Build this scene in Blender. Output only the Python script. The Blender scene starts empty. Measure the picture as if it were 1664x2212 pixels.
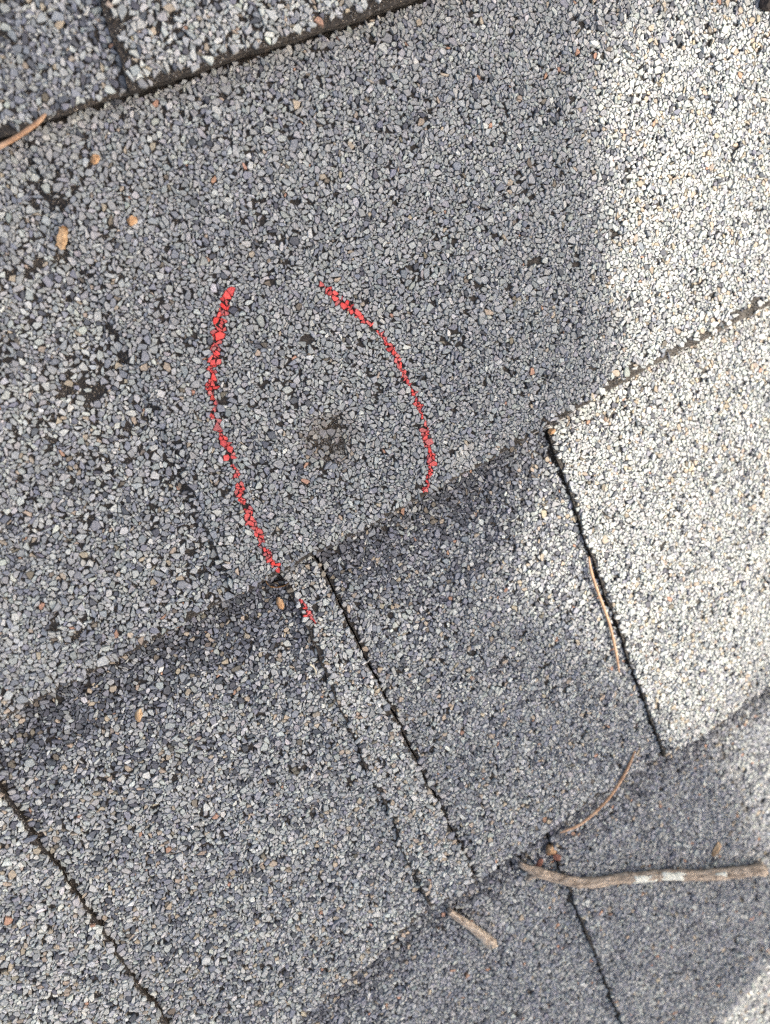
import bpy, math, random
import numpy as np
from mathutils import Matrix, Vector

rng = np.random.default_rng(7)
random.seed(7)
scene = bpy.context.scene
COL = scene.collection

# ------------------------------------------------------------------ camera
# roof frame: X along the courses, Y up the slope, Z away from the roof; metres
HGT = 0.218                                   # lens to roof
RC = np.array([[0.86184444, 0.36390118, -0.35327057],
               [-0.44787602, 0.87291401, -0.19346368],
               [0.23797317, 0.32495701, 0.9152987]])
FPX, CX, CY = 1590.0, 832.0, 1106.0           # photo measured on a 1664 x 2212 grid
AXR = np.array([RC[0, 0], -RC[0, 1], -RC[0, 2]])
AXD = np.array([RC[1, 0], -RC[1, 1], -RC[1, 2]])
AXF = np.array([RC[2, 0], -RC[2, 1], -RC[2, 2]])
CAM = np.array([-RC[2, 0] / RC[2, 2] * HGT, RC[2, 1] / RC[2, 2] * HGT, HGT])

cam_data = bpy.data.cameras.new('camera')
cam = bpy.data.objects.new('camera', cam_data)
COL.objects.link(cam)
M = Matrix(((AXR[0], -AXD[0], -AXF[0], CAM[0]),
            (AXR[1], -AXD[1], -AXF[1], CAM[1]),
            (AXR[2], -AXD[2], -AXF[2], CAM[2]),
            (0, 0, 0, 1)))
cam.matrix_world = M
cam_data.sensor_fit = 'VERTICAL'
cam_data.sensor_height = 36.0
cam_data.sensor_width = 36.0
cam_data.lens = 36.0 * FPX / 2212.0
cam_data.clip_start = 0.01
cam_data.clip_end = 200.0
cam_data.dof.use_dof = True
cam_data.dof.focus_distance = HGT / RC[2, 2] * 1.0
cam_data.dof.aperture_fstop = 9.0
scene.camera = cam

# ------------------------------------------------------------------ sky and sun
SUN_EL = math.radians(52)
SUN_AZ = math.atan2(-0.62, 0.78)              # towards the sun, in the roof plane
world = bpy.data.worlds.new('World')
scene.world = world
world.use_nodes = True
wn = world.node_tree
bg = wn.nodes['Background']
sky = wn.nodes.new('ShaderNodeTexSky')
sky.sky_type = 'NISHITA'
sky.sun_disc = False
sky.sun_elevation = SUN_EL
sky.sun_rotation = math.pi / 2 - SUN_AZ
sky.air_density = 1.0
sky.dust_density = 6.0
sky.ozone_density = 0.6
wn.links.new(sky.outputs[0], bg.inputs[0])
bg.inputs[1].default_value = 0.15
sun_data = bpy.data.lights.new('sun', 'SUN')
sun_data.energy = 2.35
sun_data.angle = math.radians(0.9)
sun_data.color = (1.0, 0.985, 0.96)
sun = bpy.data.objects.new('sun', sun_data)
COL.objects.link(sun)
SUNV = Vector((math.cos(SUN_AZ) * math.cos(SUN_EL), math.sin(SUN_AZ) * math.cos(SUN_EL), math.sin(SUN_EL)))
sun.rotation_euler = SUNV.to_track_quat('Z', 'Y').to_euler()
sun.location = SUNV * 3
scene.view_settings.view_transform = 'Standard'
scene.view_settings.look = 'None'
scene.view_settings.gamma = 1.0
scene.view_settings.exposure = 1.42
scene.view_settings.use_white_balance = True      # the phone balanced for the shade
scene.view_settings.white_balance_temperature = 7500
scene.view_settings.white_balance_tint = 10
scene.view_settings.use_curve_mapping = False
scene.cycles.use_denoising = False
scene.cycles.filter_width = 1.4
scene.cycles.max_bounces = 5


# ------------------------------------------------------------------ helpers
def ray(u, v):
    return AXR * ((u - CX) / FPX) + AXD * ((v - CY) / FPX) + AXF


def at(u, v, z=0.0):
    """the point of the roof (height z) that the photograph shows at u, v"""
    d = ray(u, v)
    return CAM + d * ((z - CAM[2]) / d[2])


def project(P):
    d = P - CAM
    w = d @ AXF
    return CX + FPX * (d @ AXR) / w, CY + FPX * (d @ AXD) / w


def vnoise(x, y, scale, seed):
    """smooth value noise in 0..1"""
    r = np.random.default_rng(seed)
    T = r.random((257, 257))
    X = np.asarray(x) / scale + 90.3
    Y = np.asarray(y) / scale + 77.7
    xi = np.floor(X).astype(int); yi = np.floor(Y).astype(int)
    fx = X - xi; fy = Y - yi
    fx = fx * fx * (3 - 2 * fx); fy = fy * fy * (3 - 2 * fy)
    xi %= 256; yi %= 256
    a = T[xi, yi] * (1 - fx) + T[xi + 1, yi] * fx
    b = T[xi, yi + 1] * (1 - fx) + T[xi + 1, yi + 1] * fx
    return a * (1 - fy) + b * fy


def sm(a, b, v):
    t = np.clip((v - a) / (b - a), 0, 1)
    return t * t * (3 - 2 * t)


def seg_dist(x, y, path):
    """distance of points to a polyline, and the position along it 0..1"""
    best = np.full(np.shape(x), 1e9); pos = np.zeros(np.shape(x))
    P = [np.array(p[:2]) for p in path]
    L = [np.linalg.norm(P[i + 1] - P[i]) for i in range(len(P) - 1)]
    tot = sum(L); acc = 0
    for i in range(len(P) - 1):
        d = P[i + 1] - P[i]
        t = np.clip(((x - P[i][0]) * d[0] + (y - P[i][1]) * d[1]) / (d @ d), 0, 1)
        q = np.hypot(x - P[i][0] - t * d[0], y - P[i][1] - t * d[1])
        m = q < best
        best = np.where(m, q, best); pos = np.where(m, (acc + t * L[i]) / tot, pos)
        acc += L[i]
    return best, pos


def in_poly(x, y, poly):
    inside = np.zeros(np.shape(x), bool)
    n = len(poly)
    for i in range(n):
        x1, y1 = poly[i][:2]; x2, y2 = poly[(i + 1) % n][:2]
        c = ((y1 > y) != (y2 > y)) & (x < (x2 - x1) * (y - y1) / (y2 - y1 + 1e-15) + x1)
        inside ^= c
    return inside


def link_mesh(name, verts, faces, mat, parent=None, smooth=False):
    me = bpy.data.meshes.new(name)
    me.from_pydata([tuple(v) for v in verts], [], [tuple(f) for f in faces])
    me.materials.append(mat)
    if smooth:
        me.polygons.foreach_set('use_smooth', [True] * len(me.polygons))
    me.update()
    o = bpy.data.objects.new(name, me)
    COL.objects.link(o)
    if parent:
        o.parent = parent
    return o


def fast_mesh(name, verts, loops, totals, mat, parent=None, colors=None):
    me = bpy.data.meshes.new(name)
    me.vertices.add(len(verts))
    me.vertices.foreach_set('co', np.asarray(verts, np.float32).ravel())
    me.loops.add(len(loops))
    me.loops.foreach_set('vertex_index', np.asarray(loops, np.int32))
    me.polygons.add(len(totals))
    st = np.concatenate([[0], np.cumsum(totals)[:-1]]).astype(np.int32)
    me.polygons.foreach_set('loop_start', st)
    me.materials.append(mat)
    me.update(calc_edges=True)
    me.polygons.foreach_set('use_smooth', np.zeros(len(totals), bool))
    if colors is not None:
        a = me.attributes.new('tint', 'FLOAT_COLOR', 'POINT')
        c = np.ones((len(verts), 4), np.float32); c[:, :3] = colors
        a.data.foreach_set('color', c.ravel())
    o = bpy.data.objects.new(name, me)
    COL.objects.link(o)
    if parent:
        o.parent = parent
    return o


def tag(o, label, cat=None, group=None, kind=None):
    if label: o['label'] = label
    if cat: o['category'] = cat
    if group: o['group'] = group
    if kind: o['kind'] = kind
    return o


# ------------------------------------------------------------------ materials
def new_mat(name):
    m = bpy.data.materials.new(name)
    m.use_nodes = True
    nt = m.node_tree
    return m, nt, nt.nodes['Principled BSDF']


def N(nt, kind, **kw):
    n = nt.nodes.new(kind)
    for k, v in kw.items():
        setattr(n, k, v)
    return n


def ramp(nt, stops):
    r = nt.nodes.new('ShaderNodeValToRGB')
    e = r.color_ramp.elements
    e[0].position, e[0].color = stops[0][0], (*stops[0][1], 1)
    e[1].position, e[1].color = stops[-1][0], (*stops[-1][1], 1)
    for p, c in stops[1:-1]:
        q = e.new(p); q.color = (*c, 1)
    return r


def granule_material():
    m, nt, b = new_mat('mineral_granule')
    at_ = N(nt, 'ShaderNodeAttribute', attribute_name='tint')
    tc = N(nt, 'ShaderNodeTexCoord')
    n1 = N(nt, 'ShaderNodeTexNoise'); n1.inputs['Scale'].default_value = 2600; n1.inputs['Detail'].default_value = 2
    nt.links.new(tc.outputs['Object'], n1.inputs['Vector'])
    mr = N(nt, 'ShaderNodeMapRange')
    mr.inputs[1].default_value = 0.3; mr.inputs[2].default_value = 0.62
    mr.inputs[3].default_value = 0.62; mr.inputs[4].default_value = 1.12
    nt.links.new(n1.outputs['Fac'], mr.inputs[0])
    mx = N(nt, 'ShaderNodeMix', data_type='RGBA', blend_type='MULTIPLY')
    mx.inputs[0].default_value = 1
    nt.links.new(at_.outputs['Color'], mx.inputs[6]); nt.links.new(mr.outputs[0], mx.inputs[7])
    nt.links.new(mx.outputs[2], b.inputs['Base Color'])
    b.inputs['Roughness'].default_value = 0.72
    b.inputs['Specular IOR Level'].default_value = 0.35
    bp = N(nt, 'ShaderNodeBump'); bp.inputs['Strength'].default_value = 0.35; bp.inputs['Distance'].default_value = 0.0002
    nt.links.new(n1.outputs['Fac'], bp.inputs['Height']); nt.links.new(bp.outputs[0], b.inputs['Normal'])
    return m


# the region that carries granules as geometry; beyond it the surface is too far off
MARG = 190
QUAD = [at(u, v, -0.003)[:2] for u, v in ((-MARG, -MARG), (1664 + MARG, -MARG), (1664 + MARG, 2212 + MARG), (-MARG, 2212 + MARG))]
GX0, GX1 = min(q[0] for q in QUAD), max(q[0] for q in QUAD)
GY0, GY1 = min(q[1] for q in QUAD), max(q[1] for q in QUAD)


def asphalt_material():
    m, nt, b = new_mat('asphalt_coating')
    tc = N(nt, 'ShaderNodeTexCoord')
    n1 = N(nt, 'ShaderNodeTexNoise'); n1.inputs['Scale'].default_value = 900; n1.inputs['Detail'].default_value = 4
    n2 = N(nt, 'ShaderNodeTexNoise'); n2.inputs['Scale'].default_value = 60; n2.inputs['Detail'].default_value = 3
    for n in (n1, n2):
        nt.links.new(tc.outputs['Object'], n.inputs['Vector'])
    r1 = ramp(nt, [(0.38, (0.006, 0.005, 0.004)), (0.55, (0.018, 0.014, 0.011)), (0.75, (0.07, 0.055, 0.043))])
    nt.links.new(n1.outputs['Fac'], r1.inputs[0])
    mx = N(nt, 'ShaderNodeMix', data_type='RGBA', blend_type='MULTIPLY'); mx.inputs[0].default_value = 0.5
    r2 = ramp(nt, [(0.35, (0.5, 0.5, 0.5)), (0.65, (1.3, 1.2, 1.1))])
    nt.links.new(n2.outputs['Fac'], r2.inputs[0])
    nt.links.new(r1.outputs[0], mx.inputs[6]); nt.links.new(r2.outputs[0], mx.inputs[7])
    # far surface: granules too small to build
    vo = N(nt, 'ShaderNodeTexVoronoi'); vo.inputs['Scale'].default_value = 620
    ve = N(nt, 'ShaderNodeTexVoronoi', feature='DISTANCE_TO_EDGE'); ve.inputs['Scale'].default_value = 620
    for n in (vo, ve):
        nt.links.new(tc.outputs['Object'], n.inputs['Vector'])
    sp = N(nt, 'ShaderNodeSeparateColor'); nt.links.new(vo.outputs['Color'], sp.inputs[0])
    rc = ramp(nt, [(0.0, (0.08, 0.085, 0.1)), (0.25, (0.19, 0.2, 0.23)), (0.55, (0.27, 0.28, 0.285)), (0.9, (0.43, 0.43, 0.42)), (1.0, (0.4, 0.3, 0.22))])
    nt.links.new(sp.outputs[0], rc.inputs[0])
    re = ramp(nt, [(0.0, (0.05, 0.045, 0.04)), (0.14, (1, 1, 1))]); nt.links.new(ve.outputs['Distance'], re.inputs[0])
    gm = N(nt, 'ShaderNodeMix', data_type='RGBA', blend_type='MULTIPLY'); gm.inputs[0].default_value = 1
    nt.links.new(rc.outputs[0], gm.inputs[6]); nt.links.new(re.outputs[0], gm.inputs[7])
    geo = N(nt, 'ShaderNodeNewGeometry')
    sx = N(nt, 'ShaderNodeSeparateXYZ'); nt.links.new(geo.outputs['Position'], sx.inputs[0])

    def math_(op, a, bb):
        q = N(nt, 'ShaderNodeMath', operation=op)
        for i, v in enumerate((a, bb)):
            if isinstance(v, (int, float)): q.inputs[i].default_value = v
            else: nt.links.new(v, q.inputs[i])
        return q.outputs[0]
    far = None
    cq = np.mean(QUAD, 0)
    for i in range(4):
        p, q = QUAD[i], QUAD[(i + 1) % 4]
        n_ = np.array([q[1] - p[1], p[0] - q[0]]); n_ /= np.linalg.norm(n_)
        if n_ @ (cq - p) > 0: n_ = -n_
        e = math_('SUBTRACT', math_('ADD', math_('MULTIPLY', sx.outputs[0], float(n_[0])), math_('MULTIPLY', sx.outputs[1], float(n_[1]))), float(n_ @ p))
        far = e if far is None else math_('MAXIMUM', far, e)
    far = math_('GREATER_THAN', far, 0.0)
    sn = N(nt, 'ShaderNodeSeparateXYZ'); nt.links.new(geo.outputs['Normal'], sn.inputs[0])
    far = math_('MULTIPLY', far, math_('GREATER_THAN', sn.outputs[2], 0.6))
    fm = N(nt, 'ShaderNodeMix', data_type='RGBA')
    nt.links.new(far, fm.inputs[0]); nt.links.new(mx.outputs[2], fm.inputs[6]); nt.links.new(gm.outputs[2], fm.inputs[7])
    nt.links.new(fm.outputs[2], b.inputs['Base Color'])
    b.inputs['Roughness'].default_value = 0.6
    bp = N(nt, 'ShaderNodeBump'); bp.inputs['Strength'].default_value = 0.8; bp.inputs['Distance'].default_value = 0.0005
    nt.links.new(n1.outputs['Fac'], bp.inputs['Height']); nt.links.new(bp.outputs[0], b.inputs['Normal'])
    return m


def organic(name, dark, mid, light, scale, stretch=(1, 1, 1), rough=0.7, bump=0.5, dist=0.0003, turn=None):
    m, nt, b = new_mat(name)
    tc = N(nt, 'ShaderNodeTexCoord'); mp = N(nt, 'ShaderNodeMapping')
    mp.inputs['Scale'].default_value = stretch
    if turn is not None:
        mp.vector_type = 'TEXTURE'; mp.inputs['Rotation'].default_value = (0, 0, turn)
    nt.links.new(tc.outputs['Object'], mp.inputs[0])
    n = N(nt, 'ShaderNodeTexNoise'); n.inputs['Scale'].default_value = scale; n.inputs['Detail'].default_value = 6; n.inputs['Roughness'].default_value = 0.65
    nt.links.new(mp.outputs[0], n.inputs['Vector'])
    r = ramp(nt, [(0.33, dark), (0.5, mid), (0.68, light)])
    nt.links.new(n.outputs['Fac'], r.inputs[0]); nt.links.new(r.outputs[0], b.inputs['Base Color'])
    b.inputs['Roughness'].default_value = rough
    b.inputs['Specular IOR Level'].default_value = 0.3
    bp = N(nt, 'ShaderNodeBump'); bp.inputs['Strength'].default_value = bump; bp.inputs['Distance'].default_value = dist
    nt.links.new(n.outputs['Fac'], bp.inputs['Height']); nt.links.new(bp.outputs[0], b.inputs['Normal'])
    return m


MAT_GRAN = granule_material()
MAT_ASPH = asphalt_material()
MAT_BARK = organic('twig_bark', (0.05, 0.036, 0.028), (0.34, 0.275, 0.215), (0.52, 0.44, 0.36), 750, (3.2, 1, 1), dist=0.0007, bump=0.9, turn=math.atan2(AXR[1], AXR[0]) - 0.02)
MAT_BARE = organic('bare_twig_wood', (0.10, 0.07, 0.05), (0.40, 0.33, 0.26), (0.56, 0.50, 0.42), 800, (2.2, 1, 1), dist=0.0006, bump=0.9, turn=math.atan2(AXR[1], AXR[0]) - 0.65)
MAT_LICHEN = organic('pale_lichen', (0.44, 0.45, 0.38), (0.62, 0.64, 0.57), (0.72, 0.74, 0.68), 700, rough=0.9)
MAT_NEEDLE = organic('dry_pine_needle', (0.26, 0.14, 0.08), (0.42, 0.255, 0.155), (0.52, 0.35, 0.235), 300, rough=0.5, bump=0.2)
MAT_WOOD = organic('splinter_wood', (0.18, 0.10, 0.05), (0.44, 0.30, 0.175), (0.56, 0.42, 0.28), 500)
MAT_CRUMB = organic('orange_bark', (0.16, 0.07, 0.03), (0.46, 0.27, 0.14), (0.60, 0.42, 0.26), 650)
MAT_REDB = organic('red_bark', (0.09, 0.035, 0.025), (0.20, 0.085, 0.06), (0.32, 0.15, 0.11), 600)
MAT_HUSK = organic('brown_husk', (0.06, 0.03, 0.012), (0.25, 0.13, 0.05), (0.42, 0.25, 0.11), 500)
MAT_CREAM = organic('cream_flake', (0.42, 0.36, 0.24), (0.58, 0.53, 0.40), (0.68, 0.64, 0.52), 500)
MAT_SILK = organic('spider_silk', (0.45, 0.44, 0.40), (0.6, 0.58, 0.54), (0.7, 0.68, 0.64), 900, rough=0.5)
MAT_DECK = organic('deck_felt', (0.01, 0.01, 0.01), (0.02, 0.02, 0.02), (0.03, 0.03, 0.03), 80)
MAT_DARKB = organic('dark_bark', (0.008, 0.006, 0.006), (0.022, 0.016, 0.015), (0.05, 0.035, 0.03), 300)
MAT_LEAF = organic('tree_leaf', (0.03, 0.05, 0.018), (0.05, 0.09, 0.03), (0.08, 0.12, 0.04), 60, rough=0.6, bump=0.1)
MAT_TRUNK = organic('tree_bark', (0.05, 0.04, 0.03), (0.10, 0.08, 0.065), (0.17, 0.14, 0.12), 30, (1, 1, 0.3), bump=1, dist=0.01)

# ------------------------------------------------------------------ roof layout
THK, TAB = 0.0072, 0.0022         # whole thickness of a butt edge; overlay tab above backer
XL, XR = -0.75, 0.75


def edge_from(px):
    P = sorted([tuple(at(u, v, 0.0)[:2]) for u, v in px])
    return np.array([p[0] for p in P]), np.array([p[1] for p in P])


EDGE = {
    'A': edge_from([(-40, 303), (0, 290), (110, 250), (215, 214), (310, 186), (430, 150), (540, 112), (640, 82), (760, 42), (880, 0), (1000, -45)]),
    'B': edge_from([(-200, 1658), (0, 1560), (150, 1484), (300, 1406), (450, 1322), (610, 1238), (700, 1190), (800, 1138), (915, 1074), (1050, 1000), (1190, 922), (1300, 855), (1420, 788), (1550, 722), (1664, 660), (1800, 585)]),
    'C': edge_from([(520, 2330), (640, 2230), (720, 2160), (800, 2100), (870, 2030), (930, 1968), (1030, 1915), (1110, 1862), (1190, 1806), (1300, 1728), (1430, 1642), (1560, 1566), (1664, 1486), (1800, 1390)]),
    'D': edge_from([(1480, 2310), (1564, 2212), (1664, 2085), (1760, 1985)]),
}
ORDER = ['up', 'A', 'B', 'C', 'D', 'E', 'down']
mean = {k: float(np.mean(v[1])) for k, v in EDGE.items()}


def yedge(k, x):
    x = np.asarray(x, float)
    if k in EDGE:
        base = np.interp(x, *EDGE[k])
    else:
        base = {'up': mean['A'] + 0.140, 'E': mean['D'] - 0.145, 'down': mean['D'] - 0.29}[k] + 0 * x
    seed = ORDER.index(k) + 40
    return base + (vnoise(x, 0 * x, 0.0035, seed) - 0.5) * 0.0007 + (vnoise(x, 0 * x, 0.0012, seed + 9) - 0.5) * 0.0005


EXPO = {'up': 0.14, 'A': 0.140, 'B': mean['A'] - mean['B'], 'C': mean['B'] - mean['C'], 'D': mean['C'] - mean['D'], 'E': mean['D'] - (mean['D'] - 0.145), 'down': 0.145}


def bumps(x, y, k):
    z = (vnoise(x, y, 0.035, 5) - 0.5) * 0.0016 + (vnoise(x, y, 0.012, 6) - 0.5) * 0.0006
    if k == 'B':
        d = np.hypot((x - DENT[0]) * 1.0, y - DENT[1])
        z = z - 0.0016 * np.exp(-(d / 0.0075) ** 2)
        d, _ = seg_dist(x, y, GROOVE)
        z = z - 0.0006 * np.exp(-(d / 0.0025) ** 2)
        z = z - 0.0018 / (1 + np.exp(-left_of_step(x, y) / 0.0007))
    return z


def height(x, y, k, tab):
    v = y - yedge(k, x)
    z = -THK * np.clip(v / EXPO[k], -0.02, 1.3)
    # the butt edge rolls down slightly
    z = z - 0.0007 * np.exp(-np.clip(v, 0, 1) / 0.0022)
    z = z + bumps(x, y, k)
    if k == 'C' and tab:                       # the narrow strip rises slowly from its left side
        f = np.clip((x - CUT_C3L(y)) / 0.011, 0.7, 1)
        z = np.where(x < CUT_C3R(y) + 0.0004, np.where(x > CUT_C3L(y) - 0.004, z - TAB * (1 - f), z), z)
    return z if tab else z - TAB


DENT = at(712, 945, -0.003)[:2]
GROOVE = [at(u, v, z)[:2] for u, v, z in ((60, 330, -.004), (128, 480, -.004), (215, 660, -.003), (290, 800, -0.003), (345, 912, -0.002), (425, 1110, -0.001), (494, 1264, 0), (560, 1400, 0))]


def left_of_step(x, y):
    return np.interp(y, [g[1] for g in GROOVE[::-1]], [g[0] for g in GROOVE[::-1]]) - x


def cut(p, q, z=-0.002, amp=0.45):
    a, b = at(*p, z), at(*q, z)
    s = (b[0] - a[0]) / (b[1] - a[1])
    seed = int(p[0]) % 97

    def f(y):
        y = np.asarray(y, float)
        w = (vnoise(y, 0 * y, 0.009, seed) - 0.5) * 0.0022 + (vnoise(y, 0 * y, 0.0026, seed + 3) - 0.5) * 0.0012
        return a[0] + s * (y - a[1]) + w * amp
    return f


CUT_A = cut((222, 0), (268, 160), amp=1.0)
CUT_C1 = cut((12, 1740), (352, 2200))
CUT_C3L = cut((632, 1285), (925, 1960), amp=1.3)
CUT_C3R = cut((702, 1238), (1035, 1918))
CUT_C5 = cut((1197, 928), (1432, 1642))
CUT_D1 = cut((1196, 1815), (1340, 2210), -0.004)
CUT_D2 = cut((1553, 1572), (1648, 1860), -0.004)
FAR_L = lambda y: XL + 0 * np.asarray(y, float)
FAR_R = lambda y: XR + 0 * np.asarray(y, float)

# shingles: name -> course, left end, right end, is the base at tab height, tabs [(left, right)]
JOINT = 0.0007
SHINGLES = {
    'up': ('up', FAR_L, FAR_R, True, []),
    'A': ('A', FAR_L, FAR_R, False, [(CUT_A, FAR_R)]),
    'B': ('B', FAR_L, FAR_R, True, []),
    'Cl': ('C', FAR_L, lambda y: CUT_C3R(y) + 0.0002, False, [(FAR_L, CUT_C1), (CUT_C3L, CUT_C3R)]),
    'Cr': ('C', lambda y: CUT_C3R(y) + JOINT + 0.0002, FAR_R, False, [(CUT_C5, FAR_R)]),
    'D': ('D', FAR_L, FAR_R, False, [(CUT_D1, CUT_D2)]),
    'E': ('E', FAR_L, FAR_R, True, []),
    'down': ('down', FAR_L, FAR_R, True, []),
}


def sheet(name, k, left, right, tab, thick, vmax, mat, parent):
    """a bent slab with closed sides: top follows the surface, bottom lies thick below"""
    nv = 60
    ys_rel = np.concatenate([[0, 0.0004, 0.0012, 0.0025], np.linspace(0.005, vmax, nv - 4)])
    # x stations: fine inside the picture
    ym = mean.get(k, yedge(k, 0.0))
    xl0, xr0 = float(left(ym)), float(right(ym))
    span = []
    for a, b, step in ((xl0, max(xl0, -0.24), 0.03), (max(xl0, -0.24), min(xr0, 0.26), 0.0026), (min(xr0, 0.26), xr0, 0.03)):
        if b - a > 1e-6:
            span.append(np.linspace(a, b, max(2, int((b - a) / step) + 1)))
    s = np.unique(np.concatenate(span)); s = (s - s[0]) / (s[-1] - s[0])
    nx = len(s)
    S, V = np.meshgrid(s, ys_rel, indexing='ij')
    Y = np.full(S.shape, 0.0); X = np.full(S.shape, 0.0)
    Yc = ym + V
    for _ in range(3):
        X = left(Yc) + (right(Yc) - left(Yc)) * S
        Yc = yedge(k, X) + V
    Y = Yc
    Z = height(X, Y, k, tab)
    Z = np.where(V > EXPO[k] + 0.004, Z - 0.0012, Z)
    nvv = len(ys_rel)
    top = np.stack([X, Y, Z - 0.0003], -1).reshape(-1, 3)
    bot = np.stack([X, Y + 0.0003, Z - thick], -1).reshape(-1, 3)
    verts = np.concatenate([top, bot]); nt_ = nx * nvv
    idx = np.arange(nt_).reshape(nx, nvv)
    F = []
    a, b, c, d = idx[:-1, :-1], idx[1:, :-1], idx[1:, 1:], idx[:-1, 1:]
    F.append(np.stack([a, b, c, d], -1).reshape(-1, 4))
    F.append(np.stack([a, d, c, b], -1).reshape(-1, 4) + nt_)

    def strip(e):
        return np.stack([e[:-1], e[:-1] + nt_, e[1:] + nt_, e[1:]], -1)
    F.append(strip(idx[:, 0])); F.append(strip(idx[::-1, -1])); F.append(strip(idx[::-1, 0 * 0][:1]) if False else strip(idx[0, ::-1])); F.append(strip(idx[-1, :]))
    F = np.concatenate(F)
    return fast_mesh(name, verts, F.ravel(), np.full(len(F), 4), mat, parent)


roof = bpy.data.objects.new('shingle_roof', None)
COL.objects.link(roof)
tag(roof, 'grey asphalt shingle roof in overlapping courses with red crayon marks', 'roof', kind='thing')
link_mesh('roof_deck', [(XL - .02, -0.9, -0.016), (XR + .02, -0.9, -0.016), (XR + .02, 0.6, -0.016), (XL - .02, 0.6, -0.016),
                        (XL - .02, -0.9, -0.034), (XR + .02, -0.9, -0.034), (XR + .02, 0.6, -0.034), (XL - .02, 0.6, -0.034)],
          [(0, 1, 2, 3), (7, 6, 5, 4), (0, 4, 5, 1), (1, 5, 6, 2), (2, 6, 7, 3), (3, 7, 4, 0)], MAT_DECK, roof)
SH_LABEL = {
    'A': 'topmost shingle, its raised edge crossing the upper left corner',
    'B': 'large middle shingle carrying two curved red crayon strokes and a round bruise',
    'Cl': 'lower left shingle ending in a narrow strip with a short red dash',
    'Cr': 'lower shingle right of the joint with a pale sunlit tab',
    'D': 'lowest full shingle, under the lichen spotted twig',
    'E': 'sunlit corner of the next shingle at bottom right',
}
shingle_obj = {}
for name, (k, l, r, tb, tabs) in SHINGLES.items():
    vmax = EXPO[k] + 0.022
    if k == 'up':
        vmax = 0.25
    o = sheet('shingle', k, l, r, tb, 0.0026 if not tb else THK - 0.0004, vmax, MAT_ASPH, roof)
    if name in SH_LABEL:
        o['label'] = SH_LABEL[name]
    shingle_obj[name] = o
    for tl, tr in tabs:
        sheet('tab', k, tl, tr, True, TAB - 0.0001, vmax, MAT_ASPH, o)

# ------------------------------------------------------------------ granules
area = (GX1 - GX0) * (GY1 - GY0)


def neighbour_pairs(P, dist):
    cs = dist
    ix = np.floor((P[:, 0] - GX0 + 0.05) / cs).astype(np.int64); iy = np.floor((P[:, 1] - GY0 + 0.05) / cs).astype(np.int64)
    W = int(iy.max()) + 3
    cell = ix * W + iy
    order = np.argsort(cell, kind='stable'); cs_ = cell[order]
    I, J = [], []
    starts = np.searchsorted(cs_, np.arange(cs_[-1] + 2 * W + 4))
    for off in (0, 1, W - 1, W, W + 1):
        tgt = cell + off
        a = starts[tgt]; b = starts[tgt + 1]
        cnt = b - a
        mxc = int(cnt.max())
        for s in range(mxc):
            m = np.nonzero(cnt > s)[0]
            j = order[a[m] + s]
            if off == 0:
                q = j > m
                m, j = m[q], j[q]
            d2 = ((P[m] - P[j]) ** 2).sum(1)
            q = d2 < dist * dist
            I.append(m[q]); J.append(j[q])
    return np.concatenate(I), np.concatenate(J)


# radii: crushed stone graded from 0.4 to 1.3 mm
def radii(n):
    t = rng.random(n)
    r = np.where(t < 0.36, rng.uniform(0.00026, 0.00044, n), np.where(t < 0.78, rng.uniform(0.00044, 0.00068, n), rng.uniform(0.00068, 0.00098, n)))
    big = rng.random(n) < 0.012
    return np.where(big, rng.uniform(0.00100, 0.00125, n), r)


mean_r2 = float((radii(20000) ** 2).mean())
NG = int(area * 0.97 / (math.pi * mean_r2))
R = radii(NG)
P = np.stack([rng.uniform(GX0, GX1, NG), rng.uniform(GY0, GY1, NG)], 1)
m_ = in_poly(P[:, 0], P[:, 1], QUAD)
P, R = P[m_], R[m_]
NG = len(R)
for it in range(15):
    if it % 4 == 0:
        I, J = neighbour_pairs(P, 0.0033)
    D = P[J] - P[I]
    d = np.sqrt((D ** 2).sum(1)) + 1e-9
    ov = np.clip((R[I] + R[J]) * 0.95 - d, 0, None)
    push = D / d[:, None] * (ov * 0.42)[:, None]
    wI = (R[J] / (R[I] + R[J]))[:, None]
    for ax in (0, 1):
        P[:, ax] += np.bincount(J, push[:, ax] * (1 - wI[:, 0]) * 1.2, NG) - np.bincount(I, push[:, ax] * wI[:, 0] * 1.2, NG)
    P[:, 0] = np.clip(P[:, 0], GX0, GX1); P[:, 1] = np.clip(P[:, 1], GY0, GY1)

# which shingle, which level does every granule lie on
x, y = P[:, 0], P[:, 1]


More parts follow.
